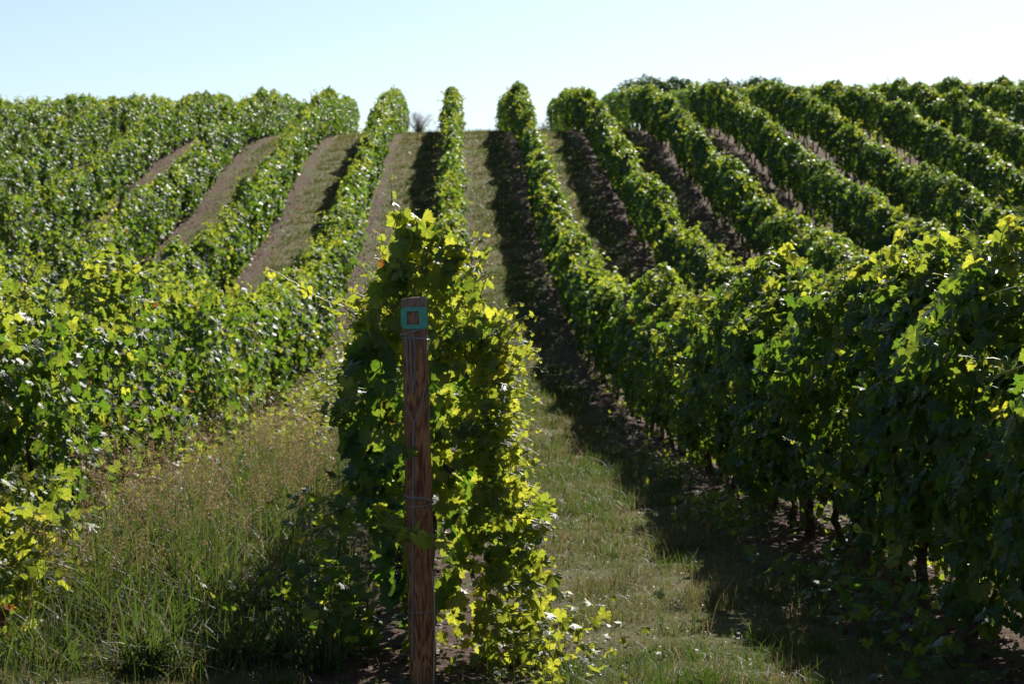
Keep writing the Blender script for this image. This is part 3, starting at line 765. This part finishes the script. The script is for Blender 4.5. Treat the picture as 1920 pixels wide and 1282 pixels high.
def weeds_and_litter():
    rs = np.random.RandomState(51); acc = Acc()
    # broad-leaved creeping growth left of the post and at the foot of the rows
    def patch(cx, cy, sx, sy, n, zmax, size, young_lit):
        x = cx + rs.normal(size=n) * sx; y = cy + rs.normal(size=n) * sy; z = ground(x, y) + rs.uniform(.02, 1, n) ** 1.2 * zmax
        leaves(acc, np.stack([x, y, z], 1), rs.normal(size=(n, 3)) * .55 + [-.1, -.3, .8], size * rs.uniform(.5, 1.15, n), leaf_tint(n, rs, young_lit), 0, rs)
    patch(-.52, 10.0, .13, .4, 150, .75, .09, .15); patch(-.40, 9.4, .12, .2, 120, .45, .09, .0); patch(-2.25, 20, .2, 3.2, 620, .5, .09, .35); patch(-1.95, 25, .28, 5.5, 2200, .34, .085, .3); patch(-2.1, 36, .25, 5, 1200, .34, .10, .25)
    patch(-.85, 9.9, .16, .4, 90, .35, .07, .05); patch(-2.15, 10.8, .14, .5, 420, .75, .11, .35)
    patch(2.25, 15.6, .13, .5, 170, .22, .08, .5); patch(2.3, 21, .12, .8, 90, .2, .08, .4); patch(2.3, 12.0, .15, .5, 70, .15, .08, .1)
    patch(2.3, 9.9, .18, .8, 220, .35, .09, .0); patch(3.5, 12.5, .25, 1.8, 700, .5, .09, .3); patch(3.4, 17, .25, 2.0, 400, .4, .09, .3); patch(.45, 9.2, .22, .35, 300, .30, .07, .5)
    patch(-2.6, 11.5, .2, 1.0, 260, .45, .10, .3)
    o = acc.build('low_weeds', [M_LEAF]); tag(o, 'low broad-leaved weeds and creeping shoots at the foot of the vines', 'weeds', kind='stuff')
    acc = Acc()
    # clover-like small leaves in the lane
    n = 26000; x = rs.uniform(-3, 3, n); y = 7.5 + 17 * rs.uniform(0, 1, n) ** 1.5
    kp = (rowdist(x) > .4) & (rs.uniform(0, 1, n) < np.clip(.4 + .6 * gpn2(x * .8, y * .8), 0.03, 1)); x, y = x[kp], y[kp]; n = len(x)
    t = grass_tint(n, x, y, rs); t[:, 1] *= .5; t[:, 2] = 0
    leaves(acc, np.stack([x, y, ground(x, y) + rs.uniform(.005, .05, n)], 1), rs.normal(size=(n, 3)) * .4 + [0, 0, 1], .02 * rs.uniform(.5, 1.5, n), t, 2, rs, tipdir=rs.normal(size=(n, 3)))
    o = acc.build('clover', [M_GRASS]); tag(o, 'small round clover leaves scattered through the lane grass', 'clover', kind='stuff')
    acc = Acc()
    n = 60000; y = 7 + 60 * rs.uniform(0, 1, n) ** 1.8; x = rs.randint(-5, 6, n) * ROWSP + rs.normal(size=n) * .42
    kp = np.abs(x) < .3 * y + 2; x, y = x[kp], y[kp]; n = len(x)
    t = np.zeros((n, 3)); t[:, 0] = rs.uniform(0, 1, n); t[:, 1] = rs.uniform(0, 1, n) ** 2; t[:, 2] = np.where(rs.uniform(0, 1, n) < .05, .8, 0)
    leaves(acc, np.stack([x, y, ground(x, y) + rs.uniform(.004, .02, n)], 1), rs.normal(size=(n, 3)) * .35 + [0, 0, 1], np.interp(y, [7, 60], [.035, .07]) * rs.uniform(.4, 1.5, n), t, 2, rs, tipdir=rs.normal(size=(n, 3)))
    o = acc.build('leaf_litter', [M_LITTER]); tag(o, 'dry brown leaf litter on the bare soil under the vine rows', 'leaf litter', kind='stuff')
weeds_and_litter()

# red vine leaves on a dead shoot, bottom left corner
def red_shoot():
    rs = np.random.RandomState(61); acc = Acc(); Y = 9.9
    P = np.array([at(*p, Y) for p in ((40, 1255), (34, 1235), (25, 1210), (14, 1190))]); g = float(ground(P[0][0], Y)); P[:, 2] += g - P[0][2] - .01
    V, T = tube(P, .0025, 4); acc.add(V, T, (0, 0, 1), None, 1)
    m = 7; i = rs.randint(1, 4, m); pos = P[i] + rs.normal(size=(m, 3)) * .015
    t = np.zeros((m, 3)); t[:, 2] = rs.uniform(.8, 1, m)
    leaves(acc, pos, rs.normal(size=(m, 3)) * .5 + [0, -.8, .3], .065 * rs.uniform(.7, 1.1, m), t, 0, rs)
    o = acc.build('withered_shoot', [M_LEAF, M_CANE]); tag(o, 'small withered shoot with red leaves in the bottom left corner', 'plant')
red_shoot()

for a in ((-4, 42.0, M_RUSTY, 'reddish brown trellis post half hidden in the foliage of the left hillside', 1.75, .05),
          (4, 53, M_STAKE, 'pale grey trellis post under the fourth vine row right of the wooden post', 1.8, .05),
          (5, 66, M_STAKE, 'grey trellis post in the fifth vine row on the right hillside', 1.8, .05),
          (1, 15.2, M_STAKE, 'pale trellis post between trunks of the dark vine row beside the grass lane', 1.75, .035)):
    stake(a[0], a[1], a[2], a[3], a[4], a[5])

# ------------------------------------------------------------------ trees behind the crest
def crest_tree(px, pytop, Y, rad, hgt, label, seed):
    rs = np.random.RandomState(seed); p = at(px, pytop, Y); X = p[0]; g = float(ground(X, Y)); top = p[2]
    root = empty('pine_tree', (X, Y, g)); tag(root, label, 'tree', 'dark trees showing over the hill crest')
    Hh = top - g; acc = Acc(); tr = Acc()
    tr.add(*tube([(0, 0, -.3), (.1, 0, Hh * .3), (-.1, .1, Hh * .62), (0, 0, Hh * .85)], [.28, .24, .2, .1], 9))
    cen = []
    for i in range(26):
        a = rs.uniform(0, 6.28); r = rad * rs.uniform(0, 1) ** .5 * .85; z = Hh - hgt * (.35 + .5 * (r / rad) ** 2) + rs.normal() * .15
        cen.append((r * math.cos(a), r * math.sin(a), z)); tr.add(*tube([(0, 0, Hh * .55), (r * .5 * math.cos(a), r * .5 * math.sin(a), z - .5), cen[-1]], [.09, .06, .02], 5))
    cen = np.array(cen); n = 9000; c = cen[rs.randint(len(cen), size=n)]
    d = norm(rs.normal(size=(n, 3))) * (rs.uniform(.3, 1, n) ** .5)[:, None] * [rad * .3, rad * .3, hgt * .34]
    pos = c + d; pos[:, 2] = np.minimum(pos[:, 2], Hh + rs.normal(size=n) * .05)
    t = np.zeros((n, 3)); t[:, 0] = rs.uniform(0, 1, n); t[:, 1] = rs.uniform(0, .5, n)
    leaves(acc, pos, d + rs.normal(size=(n, 3)) * .5 + [0, 0, .5], .20 * rs.uniform(.6, 1.3, n), t, 2, rs)
    acc.build('crown', [M_PINE], root); link('trunk', mesh_np('trunk', np.vstack(tr.V), np.vstack(tr.T), M_BARK, smooth=True), root)
crest_tree(1208, 139, 128, 2.5, 2.6, 'dark rounded tree above the crest, leftmost of the crest trees', 71)
crest_tree(1275, 145, 131, 1.6, 2.2, 'small dark tree on the crest between two larger dark trees', 72)
crest_tree(1352, 147, 128, 1.9, 2.2, 'dark flat-topped tree on the crest, third from the left', 73)
crest_tree(1430, 141, 130, 2.2, 2.4, 'dark broad tree above the crest, rightmost of the crest trees', 74)

def bare_shrub(px, pytop, Y, rad, label, n, leafy, seed):
    rs = np.random.RandomState(seed); p = at(px, pytop, Y); g = float(ground(p[0], Y)); Hh = p[2] - g
    root = empty('shrub', (p[0], Y, g)); tag(root, label, 'shrub'); tr = Acc(); acc = Acc()
    for i in range(n):
        a = rs.uniform(0, 6.28); r = rad * rs.uniform(.1, 1); h = Hh * rs.uniform(.55, 1) * (1 - .3 * (r / rad) ** 2)
        e = np.array([r * math.cos(a), r * math.sin(a), h]); m = e * [.4, .4, .55] + rs.normal(size=3) * .04
        tr.add(*tube([(0, 0, -.05), m, e], [.012, .007, .003], 3))
        for j in range(5):
            f = rs.uniform(.4, 1); q = m + (e - m) * f; tr.add(*tube([q, q + norm(rs.normal(size=3) + [0, 0, .8]) * rs.uniform(.1, .3)], [.004, .002], 3))
        if leafy:
            k = leafy; f = rs.uniform(.0, .45, k)[:, None]; pos = e * f + rs.normal(size=(k, 3)) * .06
            t = np.zeros((k, 3)); t[:, 0] = rs.uniform(0, 1, k); leaves(acc, pos, rs.normal(size=(k, 3)) + [0, 0, .5], np.full(k, .07), t, 2, rs)
    link('branches', mesh_np('branches', np.vstack(tr.V), np.vstack(tr.T), M_TWIG), root)
    if leafy: acc.build('foliage', [M_LEAF], root)
bare_shrub(786, 208, 93, .85, 'thin bare-twigged shrub on the crest between two vine rows', 90, 4, 81)
bare_shrub(1022, 232, 96, .45, 'small dark leafless bush on the crest right of the middle lane', 30, 14, 82)

# one dark bunch of grapes left of the post
def grape_bunch():
    rs = np.random.RandomState(91); p = at(746, 1030, 8.98); acc = Acc()
    import bmesh
    bm = bmesh.new(); bmesh.ops.create_icosphere(bm, subdivisions=2, radius=1); V0 = np.array([v.co[:] for v in bm.verts]); T0 = np.array([[v.index for v in f.verts] for f in bm.faces]); bm.free()
    for i in range(46):
        f = rs.uniform(0, 1); a = rs.uniform(0, 6.28); r = .034 * (1 - f) ** .7 * rs.uniform(.6, 1); q = p + np.array([r * math.cos(a), r * math.sin(a), -.15 * f])
        acc.add(V0 * .0085 * rs.uniform(.85, 1.1) + q, T0)
    acc.add(*tube([p + [0, 0, .06], p + [0, 0, -.1]], .002, 5))
    m = simple_mat('dark_grape_skin', (.018, .014, .035), .4, nscale=60)
    link('grape_bunch', mesh_np('grape_bunch', np.vstack(acc.V), np.vstack(acc.T), m, smooth=True), ROWS[0])
grape_bunch()
